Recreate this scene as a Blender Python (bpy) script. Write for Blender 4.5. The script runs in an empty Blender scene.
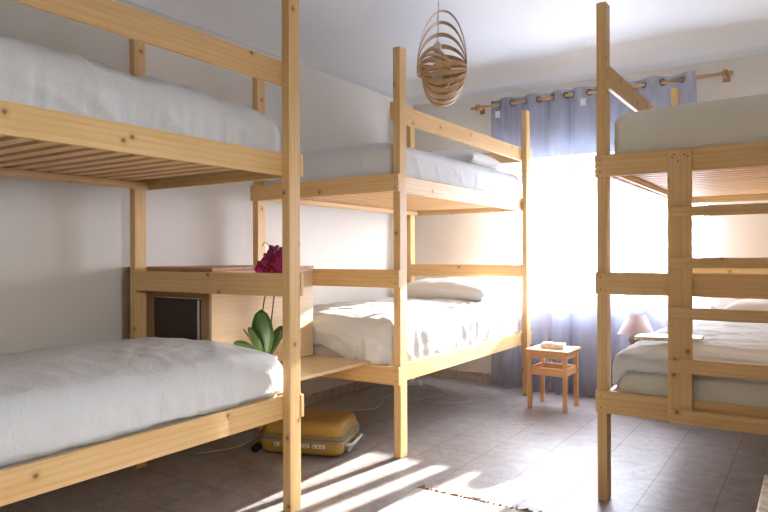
import bpy, bmesh, math, random
from mathutils import Vector, Matrix, noise
random.seed(7)
C = bpy.context.scene.collection
sc = bpy.context.scene
PI = math.pi

# ------------------------------------------------------------------ camera
cd = bpy.data.cameras.new('camera'); cam = bpy.data.objects.new('camera', cd); C.objects.link(cam)
cd.sensor_width = 36; cd.lens = 36 * 655.35 / 768; cd.clip_start = .02
yaw, pitch, roll = math.radians(33.339), math.radians(-.065), math.radians(.195)
cam.matrix_world = (Matrix.Translation((0, 0, 1.17)) @ Matrix.Rotation(yaw, 4, 'Z')
                    @ Matrix.Rotation(PI/2 + pitch, 4, 'X') @ Matrix.Rotation(-roll, 4, 'Z'))
sc.camera = cam

# ------------------------------------------------------------------ light
sc.view_settings.view_transform = 'Standard'; sc.view_settings.look = 'None'
sc.view_settings.gamma = 1; sc.view_settings.use_curve_mapping = False
sc.view_settings.exposure = 0.64
wd = bpy.data.worlds.new('sky'); sc.world = wd; wd.use_nodes = True
bg = wd.node_tree.nodes['Background']; bg.inputs[1].default_value = 45.0
_t = wd.node_tree; _c = _t.nodes.new('ShaderNodeTexCoord'); _s = _t.nodes.new('ShaderNodeSeparateXYZ'); _r = _t.nodes.new('ShaderNodeValToRGB')
_m = _t.nodes.new('ShaderNodeMath'); _m.operation = 'MULTIPLY_ADD'; _m.inputs[1].default_value = .5; _m.inputs[2].default_value = .5
_t.links.new(_c.outputs['Generated'], _s.inputs[0]); _t.links.new(_s.outputs[2], _m.inputs[0]); _t.links.new(_m.outputs[0], _r.inputs[0]); _t.links.new(_r.outputs[0], bg.inputs[0])
_e = _r.color_ramp.elements; _e[0].position = .47; _e[0].color = (.33, .34, .34, 1); _e[1].position = .51; _e[1].color = (.90, .95, 1, 1)   # ground, sky
sl = bpy.data.lights.new('sun', 'SUN'); so = bpy.data.objects.new('sun', sl); C.objects.link(so)
sl.energy = 56; sl.angle = math.radians(.8); sl.color = (1, .975, .94)
az, el = math.radians(8), math.radians(18.2)
sd = Vector((-math.sin(az)*math.cos(el), -math.cos(az)*math.cos(el), -math.sin(el)))
so.rotation_euler = sd.to_track_quat('-Z', 'Y').to_euler(); so.location = (-1, 9, 4)

def portal(name, loc, rx, sx, sy, rz=0):
    l = bpy.data.lights.new(name, 'AREA'); l.shape = 'RECTANGLE'; l.size = sx; l.size_y = sy
    l.cycles.is_portal = True
    o = bpy.data.objects.new(name, l); C.objects.link(o); o.location = loc; o.rotation_euler = (rx, 0, rz)

# ------------------------------------------------------------------ room numbers (metres)
XW, YW, H = -3.313, 5.561, 2.645        # left wall, window wall, springing of the coved ceiling
XR, YR = .62, -1.9                       # right wall, rear wall
WX0, WX1, WZ0, WZ1 = -2.40, -.68, .77, 2.02   # window opening
SY0, SY1, SZ0, SZ1 = .5, 1.1, 1.35, 1.92      # unseen window added in the right wall as fill, beside the camera
portal('portal_front', ((WX0+WX1)/2, YW+.26, (WZ0+WZ1)/2), -PI/2, WX1-WX0, WZ1-WZ0)
portal('portal_fill_window', (XR+.22, (SY0+SY1)/2, (SZ0+SZ1)/2), PI/2, SY1-SY0, SZ1-SZ0, PI/2)  # sampling portal of the added fill window

# ------------------------------------------------------------------ materials
def srgb(r, g, b):
    f = lambda c: (c/255)/12.92 if c/255 <= .04045 else ((c/255+.055)/1.055)**2.4
    return (f(r), f(g), f(b), 1)
class NT:
    def __init__(s, name):
        s.m = bpy.data.materials.new(name); s.m.use_nodes = True
        s.t = s.m.node_tree; s.t.nodes.clear()
        s.out = s.n('ShaderNodeOutputMaterial')
    def n(s, typ, props=None, **ins):
        nd = s.t.nodes.new(typ)
        for k, v in (props or {}).items(): setattr(nd, k, v)
        for k, v in ins.items():
            key = int(k[1:]) if k[0] == '_' and k[1:].isdigit() else k.replace('_', ' ')
            if isinstance(v, bpy.types.NodeSocket): s.t.links.new(v, nd.inputs[key])
            else: nd.inputs[key].default_value = v
        return nd
    def mix(s, fac, a, b, blend='MIX'):
        nd = s.t.nodes.new('ShaderNodeMix'); nd.data_type = 'RGBA'; nd.blend_type = blend
        for i, v in ((0, fac), (6, a), (7, b)):
            if isinstance(v, bpy.types.NodeSocket): s.t.links.new(v, nd.inputs[i])
            else: nd.inputs[i].default_value = v
        return nd.outputs[2]
    def ramp(s, fac, *stops):
        nd = s.t.nodes.new('ShaderNodeValToRGB'); s.t.links.new(fac, nd.inputs[0])
        el = nd.color_ramp.elements
        while len(el) < len(stops): el.new(.5)
        for e, (p, c) in zip(el, stops):
            e.position = p; e.color = c if not isinstance(c, (int, float)) else (c, c, c, 1)
        return nd.outputs[0]
    def bsdf(s, **ins):
        b = s.n('ShaderNodeBsdfPrincipled', **ins); s.t.links.new(b.outputs[0], s.out.inputs[0]); return b
    def bump(s, h, strength=.2, dist=.01):
        return s.n('ShaderNodeBump', Height=h, Strength=strength, Distance=dist).outputs[0]

def wood(name, light, mid, dark, knots=True, rough=.5):
    t = NT(name)
    uv = t.n('ShaderNodeUVMap').outputs[0]
    mp = t.n('ShaderNodeMapping', Vector=uv, Scale=(1.3, 16, 1)).outputs[0]
    n1 = t.n('ShaderNodeTexNoise', Vector=mp, Scale=1.6, Detail=4, Distortion=.6).outputs[0]
    mp2 = t.n('ShaderNodeMapping', Vector=uv, Scale=(3, 120, 1)).outputs[0]
    n2 = t.n('ShaderNodeTexNoise', Vector=mp2, Scale=2.0, Detail=3).outputs[0]
    w = t.n('ShaderNodeTexWave', {'bands_direction': 'Y'}, Vector=t.n('ShaderNodeMapping', Vector=uv, Scale=(.5, 8, 1)).outputs[0],
            Scale=1.6, Distortion=7, Detail=2, Detail_Scale=.6).outputs[1]
    col = t.mix(t.ramp(n1, (.3, 0), (.7, 1)), light, mid)
    col = t.mix(t.ramp(w, (.6, 0), (1, .22)), col, dark)
    col = t.mix(t.ramp(n2, (.45, 0), (.8, .25)), col, dark)
    if knots:
        km = t.n('ShaderNodeMapping', Vector=uv, Scale=(2.6, 9.5, 1)).outputs[0]
        wob = t.n('ShaderNodeTexNoise', Vector=t.n('ShaderNodeMapping', Vector=uv, Scale=(30, 60, 1)).outputs[0], Scale=1).outputs[0]
        v = t.n('ShaderNodeTexVoronoi', {'voronoi_dimensions': '2D'}, Vector=km, Scale=1, Randomness=1)
        keep = t.n('ShaderNodeSeparateColor', Color=v.outputs['Color']).outputs[0]
        gate = t.n('ShaderNodeMath', {'operation': 'GREATER_THAN'}, _0=keep, _1=.5).outputs[0]
        # distance measured in metres so that a knot is round
        sub = t.n('ShaderNodeVectorMath', {'operation': 'SUBTRACT'}, _0=km, _1=v.outputs['Position']).outputs[0]
        dv = t.n('ShaderNodeVectorMath', {'operation': 'MULTIPLY'}, _0=sub, _1=(1/2.6, 1/9.5, 0)).outputs[0]
        ln = t.n('ShaderNodeVectorMath', {'operation': 'LENGTH'}, _0=dv).outputs['Value']
        ln = t.n('ShaderNodeMath', {'operation': 'ADD'}, _0=ln, _1=t.n('ShaderNodeMath', {'operation': 'MULTIPLY'}, _0=wob, _1=.006).outputs[0]).outputs[0]
        core = t.ramp(ln, (.008, .85), (.013, 0)); halo = t.ramp(ln, (.010, .5), (.030, 0))
        fg = t.n('ShaderNodeMath', {'operation': 'MULTIPLY'}, _0=core, _1=gate).outputs[0]
        hg = t.n('ShaderNodeMath', {'operation': 'MULTIPLY'}, _0=halo, _1=gate).outputs[0]
        col = t.mix(hg, col, dark); col = t.mix(fg, col, srgb(122, 74, 42))
    t.bsdf(Base_Color=col, Roughness=rough, Normal=t.bump(n2, .12, .004))
    return t.m
PINE = wood('pine', srgb(230, 194, 138), srgb(220, 177, 116), srgb(190, 136, 78))
PINE2 = wood('pine_slat', srgb(234, 196, 146), srgb(224, 178, 122), srgb(200, 142, 90), knots=False)
BIRCH = wood('birch_panel', srgb(226, 200, 160), srgb(219, 190, 148), srgb(204, 168, 124), knots=False)
REDWOOD = wood('reddish_board', srgb(196, 150, 120), srgb(178, 120, 92), srgb(140, 84, 62), knots=False)
STOOLW = wood('stool_wood', srgb(222, 176, 128), srgb(212, 160, 110), srgb(190, 132, 84), knots=False, rough=.4)
FRAMEW = wood('brown_frame', srgb(176, 140, 98), srgb(160, 124, 84), srgb(136, 100, 64), knots=False)
VENEER = wood('veneer', srgb(206, 170, 124), srgb(192, 152, 106), srgb(166, 122, 80), knots=False)

def plain(name, col, rough=.6, metallic=0, bump=0, scale=200, var=.06, spec=.5):
    t = NT(name)
    tc = t.n('ShaderNodeTexCoord').outputs['Object']
    n = t.n('ShaderNodeTexNoise', Vector=tc, Scale=scale, Detail=3).outputs[0]
    d = tuple(c*(1-var*2) for c in col[:3]) + (1,)
    b = t.bsdf(Base_Color=t.mix(n, d, col), Roughness=rough, Metallic=metallic)
    b.inputs['Specular IOR Level'].default_value = spec
    if bump: t.t.links.new(t.bump(n, bump, .004), b.inputs['Normal'])
    return t.m
def wall_mat(name, col):
    t = NT(name)
    tc = t.n('ShaderNodeTexCoord').outputs['Object']
    a = t.n('ShaderNodeTexNoise', Vector=tc, Scale=1.3, Detail=4).outputs[0]
    b = t.n('ShaderNodeTexNoise', Vector=tc, Scale=90, Detail=4).outputs[0]
    d = tuple(c*.93 for c in col[:3]) + (1,)
    t.bsdf(Base_Color=t.mix(a, d, col), Roughness=.85, Normal=t.bump(b, .25, .004))
    return t.m
WALL = wall_mat('plaster_wall', srgb(228, 222, 213))
WALLW = wall_mat('warm_bounce_plaster', srgb(232, 220, 202))  # warm tint given to the unseen walls for its bounce light
CEIL = wall_mat('ceiling_paint', srgb(236, 237, 238))
def cloth(name, col, trans=0.0):
    t = NT(name)
    tc = t.n('ShaderNodeTexCoord').outputs['Object']
    n = t.n('ShaderNodeTexNoise', Vector=tc, Scale=260, Detail=2).outputs[0]
    n2 = t.n('ShaderNodeTexNoise', Vector=tc, Scale=26, Detail=5, Distortion=1.2).outputs[0]
    h = t.n('ShaderNodeMath', {'operation': 'MULTIPLY_ADD'}, _0=n, _1=.08, _2=n2).outputs[0]
    b = t.bsdf(Base_Color=col, Roughness=.9, Normal=t.bump(h, .35, .01))
    b.inputs['Specular IOR Level'].default_value = .15
    return t.m
SHEET = cloth('white_sheet', srgb(218, 218, 218))
SHEETC = cloth('cream_sheet', srgb(228, 222, 208))
PILLOW = cloth('pillow_white', srgb(238, 236, 232))
MATT = cloth('mattress_ticking', srgb(196, 184, 170))

def floor_mat():
    t = NT('floor_tiles')
    tc = t.n('ShaderNodeTexCoord').outputs['Object']
    mp = t.n('ShaderNodeMapping', Vector=tc, Location=(.70, -3.83, 0)).outputs[0]
    br = t.n('ShaderNodeTexBrick', {'offset': 0, 'squash': 1}, Vector=mp, Scale=1, Mortar_Size=.0022, Mortar_Smooth=.3, Bias=0,
             Brick_Width=.31, Row_Height=.31, Color1=(0, 0, 0, 1), Color2=(1, 1, 1, 1), Mortar=(.5, .5, .5, 1))
    a = t.n('ShaderNodeTexNoise', Vector=tc, Scale=7, Detail=7, Roughness=.65, Distortion=1.6).outputs[0]
    b = t.n('ShaderNodeTexNoise', Vector=tc, Scale=70, Detail=4).outputs[0]
    base = t.mix(t.ramp(a, (.35, 0), (.62, 1)), srgb(148, 141, 138), srgb(171, 165, 162))
    base = t.mix(t.ramp(b, (.42, .35), (.6, 0)), base, srgb(142, 130, 122))
    base = t.mix(t.n('ShaderNodeMath', {'operation': 'MULTIPLY'}, _0=br.outputs[0], _1=.14).outputs[0], base, srgb(150, 142, 136))
    vein = t.n('ShaderNodeTexNoise', Vector=tc, Scale=9, Detail=5, Distortion=2.5).outputs[0]
    base = t.mix(t.ramp(vein, (.475, 0), (.5, .45), (.525, 0)), base, srgb(120, 106, 96))
    col = t.mix(br.outputs[1], base, srgb(104, 90, 80))
    hh = t.n('ShaderNodeMath', {'operation': 'MULTIPLY_ADD'}, _0=br.outputs[1], _1=-1, _2=t.n('ShaderNodeMath', {'operation': 'MULTIPLY'}, _0=a, _1=.35).outputs[0]).outputs[0]
    rg = t.ramp(b, (.3, .36), (.7, .5))
    b = t.bsdf(Base_Color=col, Roughness=rg, Normal=t.bump(hh, .35, .003)); b.inputs['Specular IOR Level'].default_value = .3
    return t.m
FLOOR = floor_mat()
def stone(name, c1, c2):
    t = NT(name)
    tc = t.n('ShaderNodeTexCoord').outputs['Object']
    a = t.n('ShaderNodeTexNoise', Vector=tc, Scale=22, Detail=7, Distortion=1).outputs[0]
    t.bsdf(Base_Color=t.mix(t.ramp(a, (.4, 0), (.6, 1)), c1, c2), Roughness=.4)
    return t.m
SKIRT = stone('stone_skirting', srgb(168, 154, 136), srgb(192, 180, 164))
WORN = stone('worn_tabletop', srgb(206, 186, 164), srgb(238, 228, 214))

def sheer(name, col, transp):
    t = NT(name)
    tc = t.n('ShaderNodeTexCoord').outputs['Object']
    n = t.n('ShaderNodeTexNoise', Vector=t.n('ShaderNodeMapping', Vector=tc, Scale=(14, 14, .6)).outputs[0], Scale=2, Detail=3).outputs[0]
    cc = t.mix(n, tuple(c*.9 for c in col[:3]) + (1,), col)
    df = t.n('ShaderNodeBsdfDiffuse', Color=cc).outputs[0]
    tl = t.n('ShaderNodeBsdfTranslucent', Color=cc).outputs[0]
    m1 = t.n('ShaderNodeMixShader', _0=.55, _1=df, _2=tl).outputs[0]
    tp = t.n('ShaderNodeBsdfTransparent', Color=(1, 1, 1, 1)).outputs[0]
    fac = t.n('ShaderNodeMath', {'operation': 'MULTIPLY_ADD'}, _0=n, _1=-.2, _2=transp+.10).outputs[0]
    lw = t.n('ShaderNodeLayerWeight', Blend=.35).outputs['Facing']
    fac = t.n('ShaderNodeMath', {'operation': 'MULTIPLY'}, _0=fac, _1=t.n('ShaderNodeMath', {'operation': 'MULTIPLY_ADD'}, _0=lw, _1=-.75, _2=1.0).outputs[0]).outputs[0]
    t.t.links.new(t.n('ShaderNodeMixShader', _0=fac, _1=m1, _2=tp).outputs[0], t.out.inputs[0])
    return t.m
SHEER = sheer('blue_sheer', srgb(154, 166, 200), .49)
TAG = plain('white_label', srgb(235, 238, 245), .7)
STEEL = plain('dark_metal', srgb(78, 74, 72), .35, 1)
SILVER = plain('silver', srgb(214, 212, 208), .35, .2)
WHITEP = plain('white_pvc', srgb(238, 240, 242), .35)
GREYP = plain('grey_trim', srgb(132, 130, 124), .45)
CASE = plain('mustard_shell', srgb(166, 130, 58), .38, 0, .1, 300)
BLACK = plain('black_plastic', srgb(20, 20, 20), .4)
DARK = plain('dark_brown_leather', srgb(58, 42, 34), .45, 0, .4, 120, .15)
LEAF = plain('orchid_leaf', srgb(66, 104, 38), .35, 0, 0, 30, .2)
STEM = plain('orchid_stem', srgb(86, 74, 52), .6)
PETAL = plain('magenta_petal', srgb(168, 22, 100), .55, 0, 0, 60, .22)
LIP = plain('orchid_lip', srgb(212, 60, 130), .5)
POT = plain('white_pot', srgb(226, 220, 212), .3)
SOIL = plain('bark', srgb(84, 62, 44), .9, 0, .5, 60, .2)
SHADE = plain('lamp_fabric', srgb(200, 182, 182), .8, 0, .1, 200)
LBASE = plain('lamp_base', srgb(122, 110, 110), .3)
RUG = cloth('rug_wool', srgb(196, 190, 184))
FRINGE = plain('rug_fringe', srgb(140, 104, 78), .9)
CORD = plain('white_cord', srgb(216, 208, 196), .5)
SCREW = plain('screw', srgb(96, 72, 48), .5)
def glassm():
    t = NT('window_glass')
    g = t.n('ShaderNodeBsdfGlossy', Roughness=.02).outputs[0]
    tp = t.n('ShaderNodeBsdfTransparent').outputs[0]
    t.t.links.new(t.n('ShaderNodeMixShader', _0=.06, _1=tp, _2=g).outputs[0], t.out.inputs[0]); return t.m
GLASS = glassm()

# ------------------------------------------------------------------ mesh helpers
def link(name, bm, mat, parent=None, smooth=False, bevel=0, loc=None, rot=None):
    me = bpy.data.meshes.new(name); bm.to_mesh(me); bm.free()
    for m in (mat if isinstance(mat, (list, tuple)) else [mat]): me.materials.append(m)
    o = bpy.data.objects.new(name, me); C.objects.link(o)
    if smooth:
        for p in me.polygons: p.use_smooth = True
    if bevel:
        b = o.modifiers.new('bevel', 'BEVEL'); b.width = bevel; b.segments = 2; b.limit_method = 'ANGLE'
    if parent: o.parent = parent
    if loc is not None: o.location = loc
    if rot is not None: o.rotation_euler = rot
    return o
def box(bm, x0, x1, y0, y1, z0, z1, mi=0):
    lo = Vector((min(x0, x1), min(y0, y1), min(z0, z1))); hi = Vector((max(x0, x1), max(y0, y1), max(z0, z1)))
    vs = [bm.verts.new((x, y, z)) for z in (lo.z, hi.z) for y in (lo.y, hi.y) for x in (lo.x, hi.x)]
    sz = hi-lo; ax = max(range(3), key=lambda i: sz[i]); o1, o2 = [i for i in range(3) if i != ax]
    uv = bm.loops.layers.uv.verify(); ou, ov = random.uniform(0, 40), random.uniform(0, 40)
    for f in ((0, 2, 3, 1), (4, 5, 7, 6), (0, 1, 5, 4), (2, 6, 7, 3), (0, 4, 6, 2), (1, 3, 7, 5)):
        fc = bm.faces.new([vs[i] for i in f]); fc.material_index = mi
        for l in fc.loops:
            c = l.vert.co; l[uv].uv = (c[ax]-lo[ax]+ou, (c[o1]-lo[o1])+(c[o2]-lo[o2])+ov)
    return vs
def bx(name, mat, parent, *a, bevel=.0025, **k):
    bm = bmesh.new(); box(bm, *a); return link(name, bm, mat, parent, bevel=bevel, **k)
def tube(bm, pts, r, n=8, mi=0, cap=True):
    pts = [Vector(p) for p in pts]; rings = []; up = Vector((0, 0, 1)); prev = None
    for i, p in enumerate(pts):
        d = (pts[min(i+1, len(pts)-1)]-pts[max(i-1, 0)]).normalized()
        if prev is None:
            a = up if abs(d.z) < .9 else Vector((1, 0, 0)); u = d.cross(a).normalized()
        else: u = (prev-d*prev.dot(d)).normalized()
        prev = u; v = d.cross(u); rr = r[i] if isinstance(r, (list, tuple)) else r
        rings.append([bm.verts.new(p+(u*math.cos(2*PI*k/n)+v*math.sin(2*PI*k/n))*rr) for k in range(n)])
    for a, b in zip(rings, rings[1:]):
        for k in range(n): bm.faces.new((a[k], a[(k+1) % n], b[(k+1) % n], b[k])).material_index = mi
    if cap:
        bm.faces.new(rings[0][::-1]).material_index = mi; bm.faces.new(rings[-1]).material_index = mi
def lathe(bm, prof, c=(0, 0, 0), n=32, mi=0):
    rings = [[bm.verts.new((c[0]+r*math.cos(2*PI*k/n), c[1]+r*math.sin(2*PI*k/n), c[2]+z)) for k in range(n)] for r, z in prof]
    for a, b in zip(rings, rings[1:]):
        for k in range(n): bm.faces.new((a[k], a[(k+1) % n], b[(k+1) % n], b[k])).material_index = mi
    return rings
def wood_uv(bm, ax=0):
    uv = bm.loops.layers.uv.verify(); o = random.uniform(0, 30)
    oth = [i for i in range(3) if i != ax]
    for f in bm.faces:
        for l in f.loops:
            c = l.vert.co; l[uv].uv = (c[ax]+o, c[oth[0]]+c[oth[1]]+o)
def thing(name, label, cat, loc=(0, 0, 0), rz=0, group=None):
    o = bpy.data.objects.new(name, None); C.objects.link(o); o.location = loc; o.rotation_euler = (0, 0, rz)
    o.empty_display_size = .1
    return tag(o, label, cat, group)
def tag(o, label, cat, group=None):
    o['label'] = label; o['category'] = cat
    if group: o['group'] = group
    return o
def struct(o): o['kind'] = 'structure'; return o
def copy_tree(o, parent=None):
    c = o.copy(); C.objects.link(c); c.parent = parent
    for ch in list(o.children): copy_tree(ch, c)
    return c

# ------------------------------------------------------------------ room shell
bm = bmesh.new(); box(bm, XW-.3, XR+.3, YR-.3, YW+.3, -.1, 0); struct(link('floor', bm, FLOOR))
bm = bmesh.new(); box(bm, XW-.2, XW, YR-.25, YW+.25, 0, H+.35); struct(link('wall_left', bm, WALL))
bm = bmesh.new(); box(bm, XR, XR+.25, YR-.25, SY0, 0, H+.35); box(bm, XR, XR+.25, SY1, YW+.25, 0, H+.35)  # right wall, with an opening cut for the added fill window
box(bm, XR, XR+.25, SY0, SY1, 0, SZ0); box(bm, XR, XR+.25, SY0, SY1, SZ1, H+.35); struct(link('wall_right', bm, WALLW))
bm = bmesh.new(); box(bm, XW, XR, YR-.25, YR, 0, H+.35); struct(link('wall_front', bm, WALLW))
def holed(name, y0, y1, x0, x1, z0, z1, mat=WALL):
    bm = bmesh.new()
    box(bm, XW, x0, y0, y1, 0, H+.35); box(bm, x1, XR, y0, y1, 0, H+.35)
    box(bm, x0, x1, y0, y1, 0, z0); box(bm, x0, x1, y0, y1, z1, H+.35)
    struct(link(name, bm, mat))
holed('wall_back', YW, YW+.25, WX0, WX1, WZ0, WZ1)
# coved ceiling: a quarter round runs from each wall up to the flat part
bm = bmesh.new(); R = .20; N = 10
def ring(t):
    a = t*PI/2; s = R*(1-math.cos(a)); z = H+R*math.sin(a)
    e = .0
    return [bm.verts.new(p) for p in ((XW+s+e, YR+s+e, z), (XR-s-e, YR+s+e, z), (XR-s-e, YW-s-e, z), (XW+s+e, YW-s-e, z))]
lip = [bm.verts.new(p) for p in ((XW-.01, YR-.01, H-.004), (XR+.01, YR-.01, H-.004), (XR+.01, YW+.01, H-.004), (XW-.01, YW+.01, H-.004))]
lip2 = [bm.verts.new(p) for p in ((XW+.007, YR+.007, H-.004), (XR-.007, YR+.007, H-.004), (XR-.007, YW-.007, H-.004), (XW+.007, YW-.007, H-.004))]
rs = [ring(i/N) for i in range(N+1)]
for v, w, sx, sy in zip(rs[0], lip2, (1, -1, -1, 1), (1, 1, -1, -1)): v.co.x = w.co.x; v.co.y = w.co.y
seq = [lip, lip2] + rs
for a, b in zip(seq, seq[1:]):
    for k in range(4):
        f = bm.faces.new((a[k], a[(k+1) % 4], b[(k+1) % 4], b[k])); f.smooth = a in rs
bm.faces.new(rs[-1])
box(bm, XW-.2, XR+.2, YR-.25, YW+.25, H+R+.002, H+.35)
struct(link('ceiling', bm, CEIL))
bm = bmesh.new(); box(bm, XW+.001, XW+.014, YR+.001, YW-.001, .001, .082); struct(link('baseboard_left', bm, SKIRT, bevel=.002))
bm = bmesh.new(); box(bm, XW+.016, XR-.016, YW-.014, YW-.001, .001, .082); struct(link('baseboard_back', bm, SKIRT, bevel=.002))
bm = bmesh.new(); box(bm, XR-.014, XR-.001, YR+.001, YW-.001, .001, .082); struct(link('baseboard_right', bm, SKIRT, bevel=.002))

# window: frame, mullion, sashes, glass, rolled shutter, sill
def window(name, x0, x1, y, z0, z1, stiles=None):
    e = bpy.data.objects.new(name, None); C.objects.link(e); e['kind'] = 'structure'
    bm = bmesh.new(); f = .022
    box(bm, x0, x1, y, y+.05, z0, z0+f); box(bm, x0, x1, y, y+.05, z1-f, z1)
    box(bm, x0, x0+f, y, y+.05, z0+f, z1-f); box(bm, x1-f, x1, y, y+.05, z0+f, z1-f)
    link('window_frame', bm, WHITEP, e, bevel=.003)
    cuts = stiles or [((x0+x1)/2-.03, (x0+x1)/2+.03)]
    xs = [x0+f+.003] + [c for st in cuts for c in ((st[0]+st[1])/2-.002, (st[0]+st[1])/2+.002)] + [x1-f-.003]
    s = .030
    for i in range(len(xs)//2):
        a, b = xs[2*i], xs[2*i+1]; bm = bmesh.new()
        sl = s if i == 0 else (cuts[i-1][1]-cuts[i-1][0])/2; sr = s if i == len(cuts) else (cuts[i][1]-cuts[i][0])/2
        box(bm, a, b, y-.012, y+.028, z0+f+.002, z0+f+s); box(bm, a, b, y-.012, y+.028, z1-f-s, z1-f-.002)
        box(bm, a, a+sl, y-.012, y+.028, z0+f+s, z1-f-s); box(bm, b-sr, b, y-.012, y+.028, z0+f+s, z1-f-s)
        fr = link('sash', bm, WHITEP, e, bevel=.003)
        bm = bmesh.new(); box(bm, a+sl, b-sr, y+.006, y+.010, z0+f+s, z1-f-s); link('glass_pane', bm, GLASS, fr)
        if i == 0:
            bm = bmesh.new(); hx = b-sr/2
            box(bm, hx-.012, hx+.012, y-.03, y-.012, z0+.4, z0+.46); box(bm, hx-.009, hx+.009, y-.05, y-.03, z0+.33, z0+.45)
            link('window_handle', bm, SILVER, fr, bevel=.003)
    return e
w1 = window('window_1', WX0, WX1, YW+.13, WZ0, WZ1, [(-1.51, -1.43), (-1.33, -1.21)])
bm = bmesh.new()
for i in range(4): box(bm, WX0+.01, WX1-.01, YW+.215, YW+.228, 1.832+i*.045, 1.873+i*.045)
link('roller_shutter', bm, GREYP, w1, bevel=.003)
bm = bmesh.new(); box(bm, WX0-.03, WX1+.03, YW-.03, YW+.13, WZ0-.03, WZ0+.002); struct(link('window_sill', bm, SKIRT, w1, bevel=.004))
w2 = window('added_fill_window', SY0, SY1, 0, SZ0, SZ1)  # out-of-view window, added to light the near bed from the right
w2.rotation_euler = (0, 0, PI/2); w2.location = (XR+.15, 0, 0)

# ------------------------------------------------------------------ bunk beds
T, LT, LB, UT, UB, GT, GB, MT, MB_ = 2.37, .5266, .4217, 1.6391, 1.5368, 2.0582, 1.952, 1.0866, .9817
W_, D_, TH = .0457, .0737, .021
BW = 1.1644                               # overall width
LEN = 2.0
SCM = None
def screws(parent, pts):
    global SCM
    for p in pts:
        if SCM is None:
            bm = bmesh.new(); tube(bm, [(0, 0, 0), (0, -.0012, 0)], .0035, 10)
            o = link('screw', bm, SCREW, parent); SCM = o.data
        else:
            o = bpy.data.objects.new('screw', SCM); C.objects.link(o); o.parent = parent
        o.location = p
def bunk(name, label, loc, length, room_side, guard_end=False, ladder=False, plank_gap=False):
    """origin at the near left floor corner; x across, y along. room_side +1: guard on the +x side"""
    e = thing(name, label, 'bunk bed', loc)
    X0, X1, Y0, Y1 = 0, BW, 0, length+D_
    for x, y in ((X0, Y0), (X1-W_, Y0), (X0, Y1-D_), (X1-W_, Y1-D_)):
        bx('post', PINE, e, x, x+W_, y, y+D_, 0, T, bevel=.003)
    for z0, z1 in ((LB, LT), (UB, UT)):
        for x in (X0+W_, X1-W_-TH):
            r = bx('side_rail', PINE, e, x, x+TH, Y0+.001, Y1-.001, z0, z1)
        for x in (X0+W_+TH, X1-W_-TH-.025):
            bx('slat_support', PINE2, e, x, x+.025, Y0+.02, Y1-.02, z0+.006, z0+.034)
        n = int((length-.05)/.095)
        for i in range(n):
            y = .06+i*.095
            bx('bed_slat', PINE2, e, X0+W_+TH+.001, X1-W_-TH-.001, y, y+.055, z0+.035, z0+.051, bevel=.002)
    gx = (X1-W_-TH) if room_side > 0 else X0+W_
    bx('guard_rail', PINE, e, gx, gx+TH, Y0+.0005, Y1-.001, GB, GT)
    for z0, z1 in ((LB, LT), (UB, UT), (MB_, MT)):
        b = bx('end_rail', PINE, e, X0-.002, X1+.002, Y0-TH, Y0, z0, z1)
        zc = (z0+z1)/2
        screws(b, [(x, Y0-TH, zc+s*.028) for x in (X0+.022, X1-.022) for s in (-1, 1)])
        bx('end_rail', PINE, e, X0-.002, X1+.002, Y1, Y1+TH, z0, z1)
    bx('end_rail', PINE, e, X0+W_+.001, X1-W_-.001, Y1-D_, Y1-D_+TH, MB_, MT)
    if guard_end: bx('end_guard', PINE, e, X0, X1, Y1, Y1+TH, GB, GT)
    if ladder:
        ly = Y0-TH
        for a in (.321, .321+.40):
            s = bx('ladder_side', PINE, e, a, a+.10, ly-.02, ly, .43, 1.633, bevel=.004)
            screws(s, [(a+dx, ly-.02, 1.60+dz) for dx, dz in ((.02, 0), (.03, .012), (.045, -.02), (.072, .008), (.085, 0))])
        for zt, zb in ((1.38, 1.335), (1.155, 1.110), (.935, .885), (.712, .648), (.487, .425)):
            bx('ladder_rung', PINE, e, .327, .321+.494, ly-.041, ly-.02, zb, zt, bevel=.005)
    return e
AX, AY, ALEN = -3.1544, 2.2469-1.982, 1.982
BY, BLEN = 3.1931, 1.9823
CX, CY, CLEN = -.8707, 3.1718, 1.9347
bunk('bunk_bed', 'pine bunk bed nearest on the left, beside the dark panelled cabinet end', (AX, AY, 0), ALEN, 1)
bunk('bunk_bed', 'pine bunk bed in the far left corner beside the blue curtains', (AX, BY, 0), BLEN, 1, guard_end=True)
bunk('bunk_bed', 'pine bunk bed on the right with a ladder on its end', (CX, CY, 0), CLEN, -1, ladder=True)

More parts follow.
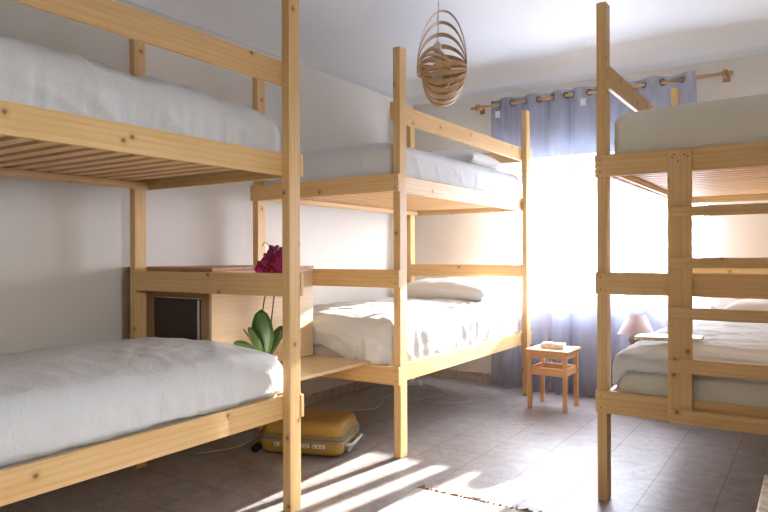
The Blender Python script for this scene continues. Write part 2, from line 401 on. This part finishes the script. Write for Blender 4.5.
# ------------------------------------------------------------------ soft things
def fbm(x, y, z, o=3):
    return sum(noise.noise(Vector((x*2**i, y*2**i, z*2**i+i*7)))/2**i for i in range(o))
def ridge(x, y, z):
    v = 1-abs(noise.noise(Vector((x, y, z))))*2.6
    return max(0, v)**2
def soft_block(name, mat, x0, x1, y0, y1, z0, z1, r=.05, crown=.03, top=.006, side=.006, seed=0, res=.022,
               hem=0, openb=False, rz=0, parent=None, pleat=22, corner_drop=0, puff=0, hemfn=None):
    nx, ny, nz = (max(2, round((b-a)/res)) for a, b in ((x0, x1), (y0, y1), (z0, z1)))
    nz = max(nz, 5)
    cx, cy, cz = (x0+x1)/2, (y0+y1)/2, (z0+z1)/2
    bm = bmesh.new(); vd = {}
    def V(i, j, k):
        key = (i, j, k)
        if key in vd: return vd[key]
        p = Vector((x0+(x1-x0)*i/nx, y0+(y1-y0)*j/ny, z0+(z1-z0)*k/nz))
        rb = r if not openb else 0
        q = Vector((min(max(p.x, x0+r), x1-r), min(max(p.y, y0+r), y1-r), min(max(p.z, z0+rb), z1-min(r, (z1-z0)*.5))))
        d = p-q
        if d.length > 1e-9:
            s = d.normalized(); p = q+s*r
        else: s = Vector((0, 0, 1 if k == nz else -1))
        u = (p.x-cx)/((x1-x0)/2); v = (p.y-cy)/((y1-y0)/2); tz = k/nz
        # crown
        cr = crown*(1-abs(u)**2.6*.9)*(1-v**8)
        up = max(0, s.z)
        p.z += cr*tz
        # broad softness
        b = fbm(p.x*1.7+seed, p.y*1.7, p.z*2+seed, 3)
        wr = ridge(p.x*5+p.y*2.5+b*1.6+seed, p.y*2.2-p.x*1.3+seed, 3.1)+.6*ridge(p.x*3-p.y*9+b*2, p.y*3+seed, 1.7)
        dt = top*(b*1.4+wr*.9)
        sd_ = 1-up
        # pleats run up and down the sides, strongest at the hem
        tcoord = p.y if abs(s.x) > abs(s.y) else p.x
        bb = noise.noise(Vector((tcoord*3+seed, seed, 1)))
        pl = noise.noise(Vector((tcoord*pleat+p.z*7*bb+seed, p.z*3, seed)))*(.45+.9*(1-tz))*(0.5+max(0, bb+.5))
        dg = ridge(p.y*4+p.z*7+b*1.2+seed, p.x*4, p.y*1.5)*(1-tz*.4)
        dsd = side*(pl*1.0+b*1.2+dg*1.4)+puff*math.sin(PI*min(1, max(0, tz)))
        off = s.copy()
        p += Vector((0, 0, 1))*dt*up+Vector((s.x, s.y, 0))*dsd*sd_
        if openb and k == 0:
            p.z += hem*noise.noise(Vector((tcoord*4+seed, 2, 2)))*1.5
        if hemfn: p.z += hemfn(u, v, p)*(1-tz)
        w = bm.verts.new(p); vd[key] = w; return w
    def quad(a, b, c, d):
        f = bm.faces.new((V(*a), V(*b), V(*c), V(*d))); f.smooth = True
    for i in range(nx):
        for j in range(ny):
            quad((i, j, nz), (i+1, j, nz), (i+1, j+1, nz), (i, j+1, nz))
            if not openb: quad((i, j, 0), (i, j+1, 0), (i+1, j+1, 0), (i+1, j, 0))
    for k in range(nz):
        for i in range(nx):
            quad((i, 0, k), (i+1, 0, k), (i+1, 0, k+1), (i, 0, k+1)); quad((i+1, ny, k), (i, ny, k), (i, ny, k+1), (i+1, ny, k+1))
        for j in range(ny):
            quad((0, j+1, k), (0, j, k), (0, j, k+1), (0, j+1, k+1)); quad((nx, j, k), (nx, j+1, k), (nx, j+1, k+1), (nx, j, k+1))
    o = link(name, bm, mat, parent, smooth=True)
    if openb:
        m = o.modifiers.new('thick', 'SOLIDIFY'); m.thickness = .012; m.offset = -1
    return o
def mattress(label, x0, x1, y0, y1, z0, z1, mat=MATT, **k):
    return tag(soft_block('mattress', mat, x0, x1, y0, y1, z0, z1, r=.035, crown=.004, top=.002, side=.003, res=.035, **k), label, 'mattress')
mx0, mx1 = AX+W_+TH+.004, AX+BW-W_-TH-.004
aY0, aY1 = AY+.004, AY+ALEN+D_-.004
bY0, bY1 = BY+.004, BY+BLEN+D_-.004
LS, US = LB+.053, UB+.053
# bed A
mattress('mattress on the lower bunk of the nearest left bed, mostly under its sheet', mx0+.03, mx1-.03, aY0+.03, aY1-.03, LS, LS+.15)
tag(soft_block('duvet', SHEET, mx0, mx1, aY0, aY1, LT+.008, .70, r=.07, crown=.073, top=.009, side=.004, seed=3, hem=.012, openb=True, res=.018, puff=.004), 'wrinkled white duvet on the lower bunk of the nearest left bed', 'duvet')
mattress('mattress hidden under the duvet of the nearest upper left bunk', mx0+.035, mx1-.035, aY0+.03, aY1-.04, US, US+.14)
tag(soft_block('duvet', SHEET, mx0, mx1, aY0, aY1-.01, UT-.03, 1.82, r=.085, crown=.085, top=.022, side=.013, seed=11, openb=True, res=.018, pleat=9, puff=.004), 'puffy wrinkled white duvet on the upper bunk of the nearest left bed', 'duvet')
# bed B
mattress('beige sided mattress on the lower bunk of the far left bed', mx0+.03, mx1-.035, bY0+.006, bY1-.03, LS, LS+.15)
tag(soft_block('duvet', SHEET, mx0, mx1, bY0, bY1, LT-.005, .775, r=.08, crown=.045, top=.011, side=.008, seed=21, hem=.02, openb=True, res=.015, pleat=20, puff=.006,
    hemfn=lambda u, v, p: .10*max(0, min(1, (.45-u)*2.2)) if v < -.93 else 0), 'sunlit white duvet on the lower bunk of the far left bed', 'duvet')
mattress('mattress hidden under the duvet of the far left upper bunk', mx0+.035, mx1-.035, bY0+.03, bY1-.04, US, US+.14)
tag(soft_block('duvet', SHEET, mx0, mx1, bY0, bY1-.02, UT-.03, 1.828, r=.055, crown=.045, top=.006, side=.005, seed=31, openb=True, res=.018, pleat=17, puff=.004), 'white duvet on the upper bunk of the far left bed', 'duvet')
# bed C
cx0, cx1 = CX+W_+TH+.004, CX+BW-W_-TH-.004
cY0, cY1 = CY+.004, CY+CLEN+D_-.004
mattress('cream mattress on the lower bunk of the right bed, its side showing', cx0+.006, cx1-.006, cY0+.006, cY1-.012, LS, LS+.165, mat=SHEETC)
tag(soft_block('duvet', SHEET, cx0-.004, cx1, cY0-.004, cY1, .63, .70, r=.034, crown=.045, top=.010, side=.006, seed=41, hem=.012, openb=True, res=.018, pleat=12,
    hemfn=lambda u, v, p: -.10*max(0, 1-(abs(u+1)*.55+abs(v+1)*.9)/.08)), 'thin white duvet on the lower bunk of the right bed', 'duvet')
tag(soft_block('mattress', SHEETC, cx0, cx1, cY0, cY1, US, 1.832, r=.055, crown=.05, top=.003, side=.006, seed=51, res=.02, pleat=11), 'cream covered mattress on the upper bunk of the right bed', 'mattress')

def pillow(label, cx, cy, z, lx, ly, h, seed, rz=0, tilt=0, mat=PILLOW):
    bm = bmesh.new(); n = 40; g = {}
    def hgt(u, v): return h*((1-abs(u)**2.6)*(1-abs(v)**2.6))**.42 if abs(u) < 1 and abs(v) < 1 else 0
    for s in (1, -1):
        for i in range(n+1):
            for j in range(n+1):
                if s < 0 and (i in (0, n) or j in (0, n)): g[s, i, j] = g[1, i, j]; continue
                u = math.sin(PI/2*(2*i/n-1)); v = math.sin(PI/2*(2*j/n-1))
                pu = 1-.07*(1-abs(v)**2)*abs(u)**4; pv = 1-.09*(1-abs(u)**2)*abs(v)**4
                x = u*lx/2*pu; y = v*ly/2*pv
                zz = hgt(u, v)*(.5 if s < 0 else .5)*s
                w = fbm(x*5+seed, y*5, s, 2)*.010+ridge(x*9+seed, y*6, s)*.008
                zz += w*s*(1-max(abs(u), abs(v))**6)
                if s < 0: zz = max(zz, -h*.32)
                g[s, i, j] = bm.verts.new((x, y, zz+h*.34))
    for s in (1, -1):
        for i in range(n):
            for j in range(n):
                q = [g[s, i, j], g[s, i+1, j], g[s, i+1, j+1], g[s, i, j+1]]
                if s < 0: q.reverse()
                try: bm.faces.new(q)
                except ValueError: pass
    o = link('pillow', bm, mat, None, smooth=True, loc=(cx, cy, z), rot=(tilt, 0, rz))
    return tag(o, label, 'pillow')
pillow('plump white pillow on the lower bunk of the far left bed', -2.55, 4.87, .812, .84, .52, .19, 2, .04, math.radians(3))
pillow('white pillow behind the guard rail on the far left upper bunk', -2.60, 4.86, 1.868, .82, .48, .19, 5, -.03)
pillow('white pillow on the lower bunk of the right bed', -.12, 4.82, .738, .78, .46, .18, 8, .02)

# tray on bed C
bm = bmesh.new()
def rrect(w, d, r, n=6):
    return [(sx*(w/2-r)+r*math.cos(a), sy*(d/2-r)+r*math.sin(a)) for sx, sy, a0 in ((1, 1, 0), (-1, 1, 90), (-1, -1, 180), (1, -1, 270))
            for a in [math.radians(a0+90*k/n) for k in range(n+1)]]
def slab(bm, pts, z0, z1, mi=0):
    a = [bm.verts.new((x, y, z0)) for x, y in pts]; b = [bm.verts.new((x, y, z1)) for x, y in pts]
    bm.faces.new(a[::-1]).material_index = mi; bm.faces.new(b).material_index = mi
    for k in range(len(pts)): bm.faces.new((a[k], a[(k+1) % len(pts)], b[(k+1) % len(pts)], b[k])).material_index = mi
slab(bm, rrect(.30, .17, .02), 0, .018); wood_uv(bm)
tag(link('serving_board', bm, WORN, None, bevel=.003, loc=(-.60, 3.45, .752), rot=(-.02, -.03, .05)), 'flat pale board with rounded corners lying on the right lower bunk', 'board')

# ------------------------------------------------------------------ between the left beds
cab = thing('cabinet', 'low wooden cabinet against the wall between the two left beds', 'cabinet', (0, 0, 0))
KX0, KX1, KY0, KY1 = XW+.018, -2.615, AY+ALEN+D_+TH+.004, BY-TH-.004
bx('side_panel', BIRCH, cab, KX1-.018, KX1, KY0+.001, KY1, .552, 1.088)
bx('back_panel', BIRCH, cab, KX0, KX0+.012, KY0, KY1, .552, 1.088)
bx('bottom_panel', BIRCH, cab, KX0+.012, KX1-.018, KY0, KY1, .552, .57)
bm = bmesh.new()                      # framed end facing the near bed
ex0, ex1 = -3.077, -2.695
box(bm, KX0+.012, ex0, KY0, KY0+.018, .57, 1.088); box(bm, ex1, KX1-.018, KY0, KY0+.018, .57, 1.088)
box(bm, ex0, ex1, KY0, KY0+.018, .945, 1.088); box(bm, ex0, ex1, KY0, KY0+.018, .57, .62)
link('end_frame', bm, FRAMEW, cab, bevel=.002)
dr = bx('door', DARK, cab, ex0+.004, ex1-.004, KY0-.003, KY0+.016, .624, .941, bevel=.004)
dr['label'] = 'dark brown leathery door'
bx('edge_strip', SILVER, dr, ex1-.022, ex1-.008, KY0-.0055, KY0-.003, .63, .936, bevel=.001)
bm = bmesh.new()
ty = KY0-.02; k = 4
bx('top_board', REDWOOD, cab, XW+.002, KX1+.01, KY0-.002, KY0+.30, 1.089, 1.109)
bx('top_board', REDWOOD, cab, XW+.002, KX1+.01, KY0+.302, KY1-.002, 1.089, 1.107)
bm.free()
tag(bx('bench_board', BIRCH, None, XW+.02, -2.20, KY0+.001, BY-.004, LT+.0015, LT+.0205, bevel=.003), 'wide plywood shelf laid across the end rails between the left beds', 'shelf')
# its front edge bridges from one bed end to the other

# orchid
orc = thing('potted_orchid', 'magenta orchid in a pot on the shelf between the left beds', 'plant', (-2.38, 2.49, LT+.0215))
bm = bmesh.new(); lathe(bm, [(.0, 0), (.045, 0), (.048, .01), (.060, .085), (.064, .088), (.064, .096), (.058, .096), (.055, .085), (0, .083)], n=28)
link('pot', bm, POT, orc, smooth=True)
bm = bmesh.new(); lathe(bm, [(.0, .0845), (.03, .089), (.054, .086)], n=20); link('soil', bm, SOIL, orc, smooth=True)
def leaf(bm, base, dirv, length, width, droop, rise, roll=0):
    n = 12; d = Vector((dirv[0], dirv[1], 0)).normalized(); sdv = Vector((-d.y, d.x, 0)); rows = []
    for i in range(n+1):
        t = i/n; w = width*math.sin(PI*min(1, t*.90+.05))**.62*(1 if t < .97 else .3)
        c = Vector(base)+d*length*t*(1-.15*t)+Vector((0, 0, rise*t-droop*t*t))
        s2 = (sdv*math.cos(roll)+Vector((0, 0, 1))*math.sin(roll))
        rows.append([bm.verts.new(c+s2*w*q/2+Vector((0, 0, .012*abs(q)*(1-t)))) for q in (-1, -.5, 0, .5, 1)])
    for a, b in zip(rows, rows[1:]):
        for k in range(4): bm.faces.new((a[k], a[k+1], b[k+1], b[k]))
RV = Vector((math.cos(yaw), math.sin(yaw), 0))
for dx, dy, ln, wd_, dr_, ri, ro in ((-.835, -.55, .18, .085, .06, .13, 1.0), (-.95, -.1, .15, .085, .03, .17, .9), (.5, -.85, .07, .115, .0, .26, 0), (-.35, -.9, .09, .105, .03, .20, .2),
                                     (.835, .55, .09, .075, .03, .17, 1.0), (.2, .9, .13, .09, .04, .2, .3)):
    bm = bmesh.new(); leaf(bm, (dx*.01, dy*.01, .088), (dx, dy), ln, wd_, dr_, ri, ro)
    o = link('leaf', bm, LEAF, orc, smooth=True); m = o.modifiers.new('t', 'SOLIDIFY'); m.thickness = .003
def flower(bm, c, nrm, s, mi=0):
    nrm = nrm.normalized(); a = nrm.cross(Vector((0, 0, 1))).normalized(); b = nrm.cross(a)
    for k in range(5):
        an = 2*PI*k/5+PI/2; w = s*(.62 if k in (1, 4) else .42)
        d = a*math.cos(an)+b*math.sin(an); t = nrm.cross(d); rows = []
        for i in range(6):
            q = i/5; hw = w*math.sin(PI*min(1, q*.9+.06))**.8/1.1
            rows.append([bm.verts.new(c+d*s*q+t*hw*z+nrm*(s*.28*q*(1-q)-abs(z)*s*.08+.001*k)) for z in (-1, 0, 1)])
        for r1, r2 in zip(rows, rows[1:]):
            for z in range(2): bm.faces.new((r1[z], r1[z+1], r2[z+1], r2[z]))
def lipm(bm, c, nrm, s):
    nrm = nrm.normalized(); pts = [c+nrm*s*t*.5+Vector((0, 0, -s*.22*t)) for t in (0, .3, .6, 1)]
    tube(bm, pts, [s*.06, s*.14, s*.12, s*.04], 8)
st1 = [(.0, -.01, .085), (-.005, -.02, .28), (.025, -.025, .40), (.07, -.03, .50), (.09, -.035, .60), (.10, -.03, .66)]
st2 = [(.02, .01, .085), (.035, .01, .26), (.065, .005, .42), (.09, .0, .52), (.11, .01, .60), (.12, .02, .64)]
for s_ in (st1, st2):
    bm = bmesh.new(); tube(bm, s_, [.0045, .004, .0035, .003, .003, .002], 7); link('stem', bm, STEM, orc, smooth=True)
bm = bmesh.new(); tube(bm, [(.03, .0, .088), (.09, .01, .17), (.12, .01, .24), (.135, .0, .28)], [.003, .0025, .002, .0015], 6)
tube(bm, [(.10, .01, .19), (.125, .03, .21)], .0015, 5); link('root', bm, STEM, orc, smooth=True)
bm = bmesh.new(); tube(bm, [(.09, -.03, .64), (.05, -.03, .685), (.03, -.03, .69), (.015, -.03, .67)], .0018, 6); link('tendril', bm, STEM, orc, smooth=True)
camdir = Vector((2.36, -2.47, 0)).normalized()
side = Vector((math.cos(yaw), math.sin(yaw), 0))
for i, (sx, sz, sy) in enumerate(((-.002, .575, 0), (.045, .557, .03), (.09, .565, 0), (.025, .615, .02), (.072, .61, .04), (.055, .655, 0), (.11, .645, .02), (.125, .59, -.02))):
    c = Vector((.055, -.02, 0))+side*(sx-.03)+camdir*sy+Vector((0, 0, sz-.015))
    nn = camdir+side*random.uniform(-.5, .5)+Vector((0, 0, random.uniform(-.2, .4)))
    bm = bmesh.new(); flower(bm, c, nn, .043); f = link('flower', bm, PETAL, orc, smooth=True)
    m = f.modifiers.new('t', 'SOLIDIFY'); m.thickness = .0012
    bm = bmesh.new(); lipm(bm, c+nn.normalized()*.004, nn, .036); link('lip', bm, LIP, f, smooth=True)

# suitcase under the near bed gap
sui = thing('suitcase', 'mustard yellow hard shell suitcase lying flat on the floor under the shelf', 'suitcase', (-2.735, 2.80, 0), math.radians(20))
def shell(bm, x0, x1, y0, y1, z0, z1, r, taper=0, n=8, up=True):
    """rounded dish: rounded rectangle whose outline shrinks toward the far face"""
    rings = []; cx, cy = (x0+x1)/2, (y0+y1)/2
    for i in range(n+1):
        a = i/n*PI/2; ins = r*.8*(1-math.cos(a)); z = (z1-z0)*0+r*math.sin(a)
        body = (z1-z0)-r
        zz = z0+body+z if up else z1-body-z
        pts = rrect((x1-x0)-2*ins-taper, (y1-y0)-2*ins-taper, r*1.1)
        rings.append([bm.verts.new((cx+x, cy+y, zz)) for x, y in pts])
    base = [bm.verts.new((cx+x, cy+y, z0 if up else z1)) for x, y in rrect(x1-x0, y1-y0, r*1.1)]
    rings.insert(0, base); m = len(base)
    for a, b in zip(rings, rings[1:]):
        for k in range(m): bm.faces.new((a[k], a[(k+1) % m], b[(k+1) % m], b[k]))
    bm.faces.new(rings[-1]); bm.faces.new(base)
    bmesh.ops.recalc_face_normals(bm, faces=bm.faces)
SL, SW, SH = .52, .40, .205
bm = bmesh.new(); shell(bm, 0, SL, 0, SW, .118, SH, .05, .03); link('upper_shell', bm, CASE, sui, smooth=True)
bm = bmesh.new(); shell(bm, 0, SL, 0, SW, .015, .10, .04, .015, up=False); link('lower_shell', bm, CASE, sui, smooth=True)
bm = bmesh.new(); cxs, cys = SL/2, SW/2
for z0, z1, g, mi in ((.098, .107, .008, 0), (.107, .111, .0, 1), (.111, .121, .008, 0)):
    slab(bm, [(cxs+x, cys+y) for x, y in rrect(SL+g, SW+g, .055)], z0, z1, mi)
link('rim_band', bm, [GREYP, BLACK], sui, bevel=.002)
for a, b in ((.10, .135), (.27, .32), (.34, .415)):
    bm = bmesh.new(); box(bm, a, b, -.010, .004, .062, .085)
    la = link('latch', bm, SILVER, sui, bevel=.005)
    bm = bmesh.new(); m_ = 3
    for q in range(m_): box(bm, a+(b-a)*(q+.35)/m_, a+(b-a)*(q+.65)/m_, -.0115, -.010, .067, .080)
    link('latch_button', bm, GREYP, la)
bm = bmesh.new(); tube(bm, [(SL-.005, .08, .07), (SL+.03, .095, .072), (SL+.036, .16, .078), (SL+.036, .24, .078), (SL+.03, .305, .072), (SL-.005, .32, .07)], .010, 10)
link('carry_handle', bm, SILVER, sui, smooth=True)
bm = bmesh.new(); box(bm, SL-.002, SL+.012, .09, .31, .022, .055); link('foot_bar', bm, GREYP, sui, bevel=.004)
for y in (.05, SW-.05):
    bm = bmesh.new(); box(bm, -.03, .012, y-.02, y+.02, .03, .06); wh = link('wheel_mount', bm, BLACK, sui, bevel=.004)
    bm = bmesh.new(); tube(bm, [(-.032, y-.012, .024), (-.032, y+.012, .024)], .0235, 20); link('wheel', bm, BLACK, wh, bevel=.002)

# cables and power strip
bm = bmesh.new()
pw = thing('power_strip', 'white power strip on the floor by the far corner wall', 'power strip', (-3.06, 5.05, 0), .4)
bx('strip_body', WHITEP, pw, -.11, .11, -.028, .028, .001, .04, bevel=.006)
bm = bmesh.new()
for i in range(3): tube(bm, [(-.065+i*.065, 0, .0395), (-.065+i*.065, 0, .041)], .019, 18)
link('socket', bm, GREYP, pw)
def cable(label, pts):
    q = [Vector(p) for p in pts]; out = []
    for i in range(len(q)-1):
        p0, p1, p2, p3 = q[max(i-1, 0)], q[i], q[i+1], q[min(i+2, len(q)-1)]
        for k in range(8):
            t = k/8
            out.append(.5*((2*p1)+(-p0+p2)*t+(2*p0-5*p1+4*p2-p3)*t*t+(-p0+3*p1-3*p2+p3)*t**3))
    out.append(q[-1]); bm = bmesh.new(); tube(bm, out, .0035, 7)
    return tag(link('power_cable', bm, CORD, None, smooth=True), label, 'cable')
cable('white cable trailing on the floor under the shelf toward the wall corner', [(-3.05, 2.62, .0045), (-2.95, 2.85, .0045), (-3.02, 3.2, .0045), (-2.86, 3.5, .0045), (-2.95, 3.9, .0045), (-2.8, 4.15, .0045), (-2.95, 4.5, .0045), (-3.02, 4.92, .0045)])
cable('short white cable curling from the power strip across the floor', [(-2.93, 5.13, .0045), (-2.75, 5.05, .0045), (-2.6, 4.85, .0045), (-2.68, 4.6, .0045), (-2.45, 4.55, .0045), (-2.3, 4.75, .0045)])

# ------------------------------------------------------------------ stools
def stool(label, cx, cy, rz):
    e = thing('stool', label, 'stool', (cx, cy, 0), rz)
    w = .30
    bx('seat', STOOLW, e, -.165, .165, -.165, .165, .435, .455, bevel=.005)
    for x in (-1, 1):
        for y in (-1, 1):
            bx('leg', STOOLW, e, x*w/2, x*(w/2-.03), y*w/2, y*(w/2-.03), 0, .4345, bevel=.003)
    for z0, z1, nm in ((.39, .4345, 'apron'), (.262, .315, 'stretcher')):
        for s in (-1, 1):
            bx(nm, STOOLW, e, -w/2+.0302, w/2-.0302, s*(w/2-.006), s*(w/2-.022), z0, z1)
            bx(nm, STOOLW, e, s*(w/2-.006), s*(w/2-.022), -w/2+.0302, w/2-.0302, z0, z1)
    bx('lower_shelf', STOOLW, e, -w/2+.0225, w/2-.0225, -w/2+.0305, w/2-.0305, .270, .276, bevel=.001)
    return e
stool('small square wooden stool with a box on it in front of the curtain', -1.683, 4.92, .0)
stool('wooden stool tucked behind the right bed under the table lamp', -1.04, 5.2, .0)
sb = thing('wooden_box', 'small pale wooden box with a few bits on the square stool', 'box', (-1.675, 4.90, .4555), .12)
bm = bmesh.new(); a, b, hh = .085, .055, .038
box(bm, -a, a, -b, b, 0, .006); box(bm, -a, a, -b, -b+.007, .006, hh); box(bm, -a, a, b-.007, b, .006, hh)
box(bm, -a, -a+.007, -b+.007, b-.007, .006, hh); box(bm, a-.007, a, -b+.007, b-.007, .006, hh)
link('box_tray', bm, WORN, sb, bevel=.001)
bm = bmesh.new(); box(bm, -.07, .0, -.04, .035, .0065, .043); link('paper_stack', bm, PINE2, sb, bevel=.002)
bm = bmesh.new(); box(bm, .02, .072, -.035, .03, .0065, .034); link('card_stack', bm, TAG, sb, bevel=.002)

# table lamp
lp = thing('table_lamp', 'small table lamp with a pinkish shade beside the right bed', 'lamp', (-1.13, 5.18, .4555))
bm = bmesh.new(); lathe(bm, [(0, 0), (.05, 0), (.055, .008), (.035, .018), (.03, .025), (.052, .05), (.058, .072), (.045, .1), (.018, .118), (.012, .125), (.012, .16), (0, .16)], n=28)
link('base', bm, LBASE, lp, smooth=True)
bm = bmesh.new(); lathe(bm, [(.132, .112), (.066, .256), (.064, .256), (.130, .112), (.132, .112)], n=40); link('lamp_shade', bm, SHADE, lp, smooth=True)
bm = bmesh.new(); lathe(bm, [(0, .16), (.013, .16), (.03, .19), (.028, .21), (0, .228)], n=18); link('bulb', bm, WHITEP, lp, smooth=True)
bm = bmesh.new()
for k in range(3): tube(bm, [(0, 0, .235), (.065*math.cos(k*2.1), .065*math.sin(k*2.1), .252)], .0015, 5)
tube(bm, [(0, 0, .2281), (0, 0, .24)], .003, 6); link('shade_holder', bm, STEEL, lp)

# ------------------------------------------------------------------ curtains
RY, RZ = YW-.11, 2.508
rod = thing('curtain_rod', 'pale wooden curtain rod on round wooden brackets above the window', 'curtain rod', (0, 0, 0))
bm = bmesh.new(); tube(bm, [(-2.625, RY, RZ), (-.50, RY, RZ)], .0135, 16); wood_uv(bm); link('pole', bm, VENEER, rod, smooth=True)
for x in (-2.56, -.555):
    bm = bmesh.new(); tube(bm, [(x-.022, RY, RZ), (x-.012, RY, RZ), (x+.012, RY, RZ), (x+.022, RY, RZ)], [.018, .031, .031, .018], 18); box(bm, x-.01, x+.01, RY+.02, YW-.001, RZ-.01, RZ+.01); box(bm, x-.025, x+.025, YW-.012, YW-.001, RZ-.04, RZ+.04)
    wood_uv(bm); link('bracket', bm, FRAMEW, rod, bevel=.002)
def curtain(label, x0, x1, ngrom, seed, phase, spread=0, tg=.075):
    e = thing('curtain', label, 'curtain', (0, 0, 0))
    nx, nz = 260, 60; bm = bmesh.new(); g = []
    ztop = RZ+.045
    def P(s, t):     # s along width 0..1, t down 0..1
        z = ztop*(1-t)+.004
        ph = phase+s*ngrom*PI
        amp = .040*(1-.15*t)
        y = amp*math.sin(ph)+.012*noise.noise(Vector((s*9+seed, t*1.2, 0)))*t*2
        y += .008*math.sin(ph*2.7+seed)*t
        x = x0+(x1-x0)*s+spread*s*(t-.05)+.030*t*noise.noise(Vector((s*5+seed, t*.8, 3)))
        if t > .93:                        # hem pools a little on the floor
            q = (t-.93)/.07; y -= q*q*(.05+.05*noise.noise(Vector((s*14, seed, 1)))); z = max(.006+.012*abs(noise.noise(Vector((s*22, 1, seed)))), z)
        return (x, RY+y, z)
    for j in range(nz+1):
        g.append([bm.verts.new(P(i/nx, (j/nz))) for i in range(nx+1)])
    for j in range(nz):
        for i in range(nx): bm.faces.new((g[j][i], g[j+1][i], g[j+1][i+1], g[j][i+1]))
    link('panel', bm, SHEER, e, smooth=True)
    for k in range(ngrom):          # the cloth passes through the rod where sin = 0
        s = (k*PI-phase % PI)/(ngrom*PI) if False else (k+1-(phase/PI) % 1)/ngrom
        if not 0 < s < 1: continue
        x = x0+(x1-x0)*s; bm = bmesh.new(); sg = 1 if math.cos(phase+s*ngrom*PI) > 0 else -1
        dx = (x1-x0)/ngrom/PI; dd = Vector((dx, .04*sg, 0)).normalized(); nn = Vector((-dd.y, dd.x, 0))
        pts = [(Vector((x, RY, RZ))+dd*.024*math.cos(a)+Vector((0, 0, .024*math.sin(a)))) for a in [2*PI*q/20 for q in range(21)]]
        tube(bm, pts, .0055, 6, cap=False); link('grommet', bm, STEEL, e, smooth=True)
    bm = bmesh.new(); s = tg; a = P(s, .035); b = P(s+.05, .035)
    box(bm, a[0], a[0]+.045, min(a[1], b[1])-.012, min(a[1], b[1])-.0105, RZ-.115, RZ-.055); link('care_tag', bm, TAG, e)
    return e
curtain('blue sheer curtain panel hanging nearest the far left bed', -2.44, -1.72, 6, 1.0, .2*PI)
curtain('blue sheer curtain panel hanging behind the right bed', -1.735, -.745, 7, 6.0, .7*PI, .13, .125)

# ------------------------------------------------------------------ pendant
pen = thing('pendant_lamp', 'woven pendant lamp of bent wood veneer strips hanging from the ceiling', 'pendant lamp', (-1.52, 2.83, 0))
pc = Vector((0, 0, 2.075))
A = side.copy(); B = Vector((-A.y, A.x, 0)); Z = Vector((0, 0, 1))
A2 = (A+Z*.12).normalized()
def strip(ax, by, up, c, a, b, th, width, s0=0, s1=PI, n=36, thick=.0016, name='veneer_strip', par=None):
    """half ellipse hinged about ax, swung by th from up toward by"""
    D = up*math.cos(th)+by*math.sin(th); Tn = ax.cross(D).normalized(); bm = bmesh.new(); rows = []
    for i in range(n+1):
        s = s0+(s1-s0)*i/n; p = c+ax*a*math.cos(s)+D*b*math.sin(s)
        nrm = (ax*math.cos(s)/a+D*math.sin(s)/b).normalized()
        w = width*(.35+.65*abs(math.sin(s)))/2
        rows.append([bm.verts.new(p+Tn*w*q+nrm*thick*h) for q, h in ((-1, 0), (1, 0), (1, 1), (-1, 1))])
    for r1, r2 in zip(rows, rows[1:]):
        for k in range(4): bm.faces.new((r1[k], r1[(k+1) % 4], r2[(k+1) % 4], r2[k]))
    bm.faces.new(rows[0][::-1]); bm.faces.new(rows[-1]); wood_uv(bm)
    return link(name, bm, VENEER, par or pen)
cN = pc+Z*.0
for th, q in ((0, 1), (16, .93), (31, .87), (45, .81), (58, .76), (71, .72), (84, .70)): strip(A2, B, Z, cN, .122, .285*q, math.radians(th), .026)
cl = cN+A*.012-Z*.012
for i in range(14):
    th = math.radians(-92-i*14); strip(A2, B, Z, cl, .108-.003*(i % 2), .168, th, .022)
A3 = (A-Z*.25).normalized()
for i in range(10):     # smaller inner lantern
    th = math.radians(-100+i*21); strip(A3, B, Z, cN-A*.030-Z*.005, .078, .100, th, .020)
for i in range(5):
    th = math.radians(120+i*26); strip(A3, B, Z, cN-A*.030-Z*.005, .080, .100, th, .020)
bm = bmesh.new(); lathe(bm, [(0, -.06), (.018, -.06), (.02, -.01), (.02, .02), (.006, .035), (0, .035)], c=(cN-A*.02+Z*.10), n=18); link('socket', bm, POT, pen, smooth=True)
bm = bmesh.new(); lathe(bm, [(0, -.155), (.022, -.145), (.03, -.12), (.024, -.085), (.014, -.0605), (0, -.0605)], c=(cN-A*.02+Z*.10), n=18); link('bulb', bm, WHITEP, pen, smooth=True)
p0 = cN-A*.02+Z*.135
bm = bmesh.new(); tube(bm, [p0, p0+Z*.2+A*.004, Vector((p0.x, p0.y, H+R-.022))], .0028, 8); link('cord', bm, CORD, pen, smooth=True)
bm = bmesh.new(); lathe(bm, [(0, -.024), (.035, -.02), (.045, -.001), (0, -.001)], c=(p0.x, p0.y, H+R), n=24); link('ceiling_rose', bm, WHITEP, pen, smooth=True)

# ------------------------------------------------------------------ rug and low table in the foreground
rg = thing('rug', 'thin white rug with a brown fringe on the sunny floor', 'rug', (0, 0, 0))
bm = bmesh.new(); RX, RXe, RYe = -1.66, -.62, 2.83
n = 40; box(bm, RX, RXe, .9, RYe, .001, .007); link('rug_pile', bm, RUG, rg, bevel=.002)
bm = bmesh.new(); x = RX
while x < RXe:
    l = random.uniform(.02, .05); a = random.uniform(-.02, .02)
    tube(bm, [(x, RYe-.005, .006), (x+a*.5, RYe+l*.5, .007), (x+a, RYe+l, .004)], .0042, 5); x += random.uniform(.006, .030)
link('fringe', bm, FRINGE, rg, smooth=True)['kind'] = 'stuff'
tb = thing('low_table', 'worn pale tabletop corner of a low table in the near right foreground', 'table', (0, 0, 0))
bx('tabletop', WORN, tb, -.14, .45, 1.35, 2.47, .422, .45, bevel=.004)
for x in (-.12, .39):
    for y in (1.37, 2.41): bx('leg', PINE, tb, x, x+.04, y, y+.04, 0, .4215)
for y in (1.375, 2.415): bx('apron', PINE, tb, -.079, .389, y, y+.02, .36, .4215)
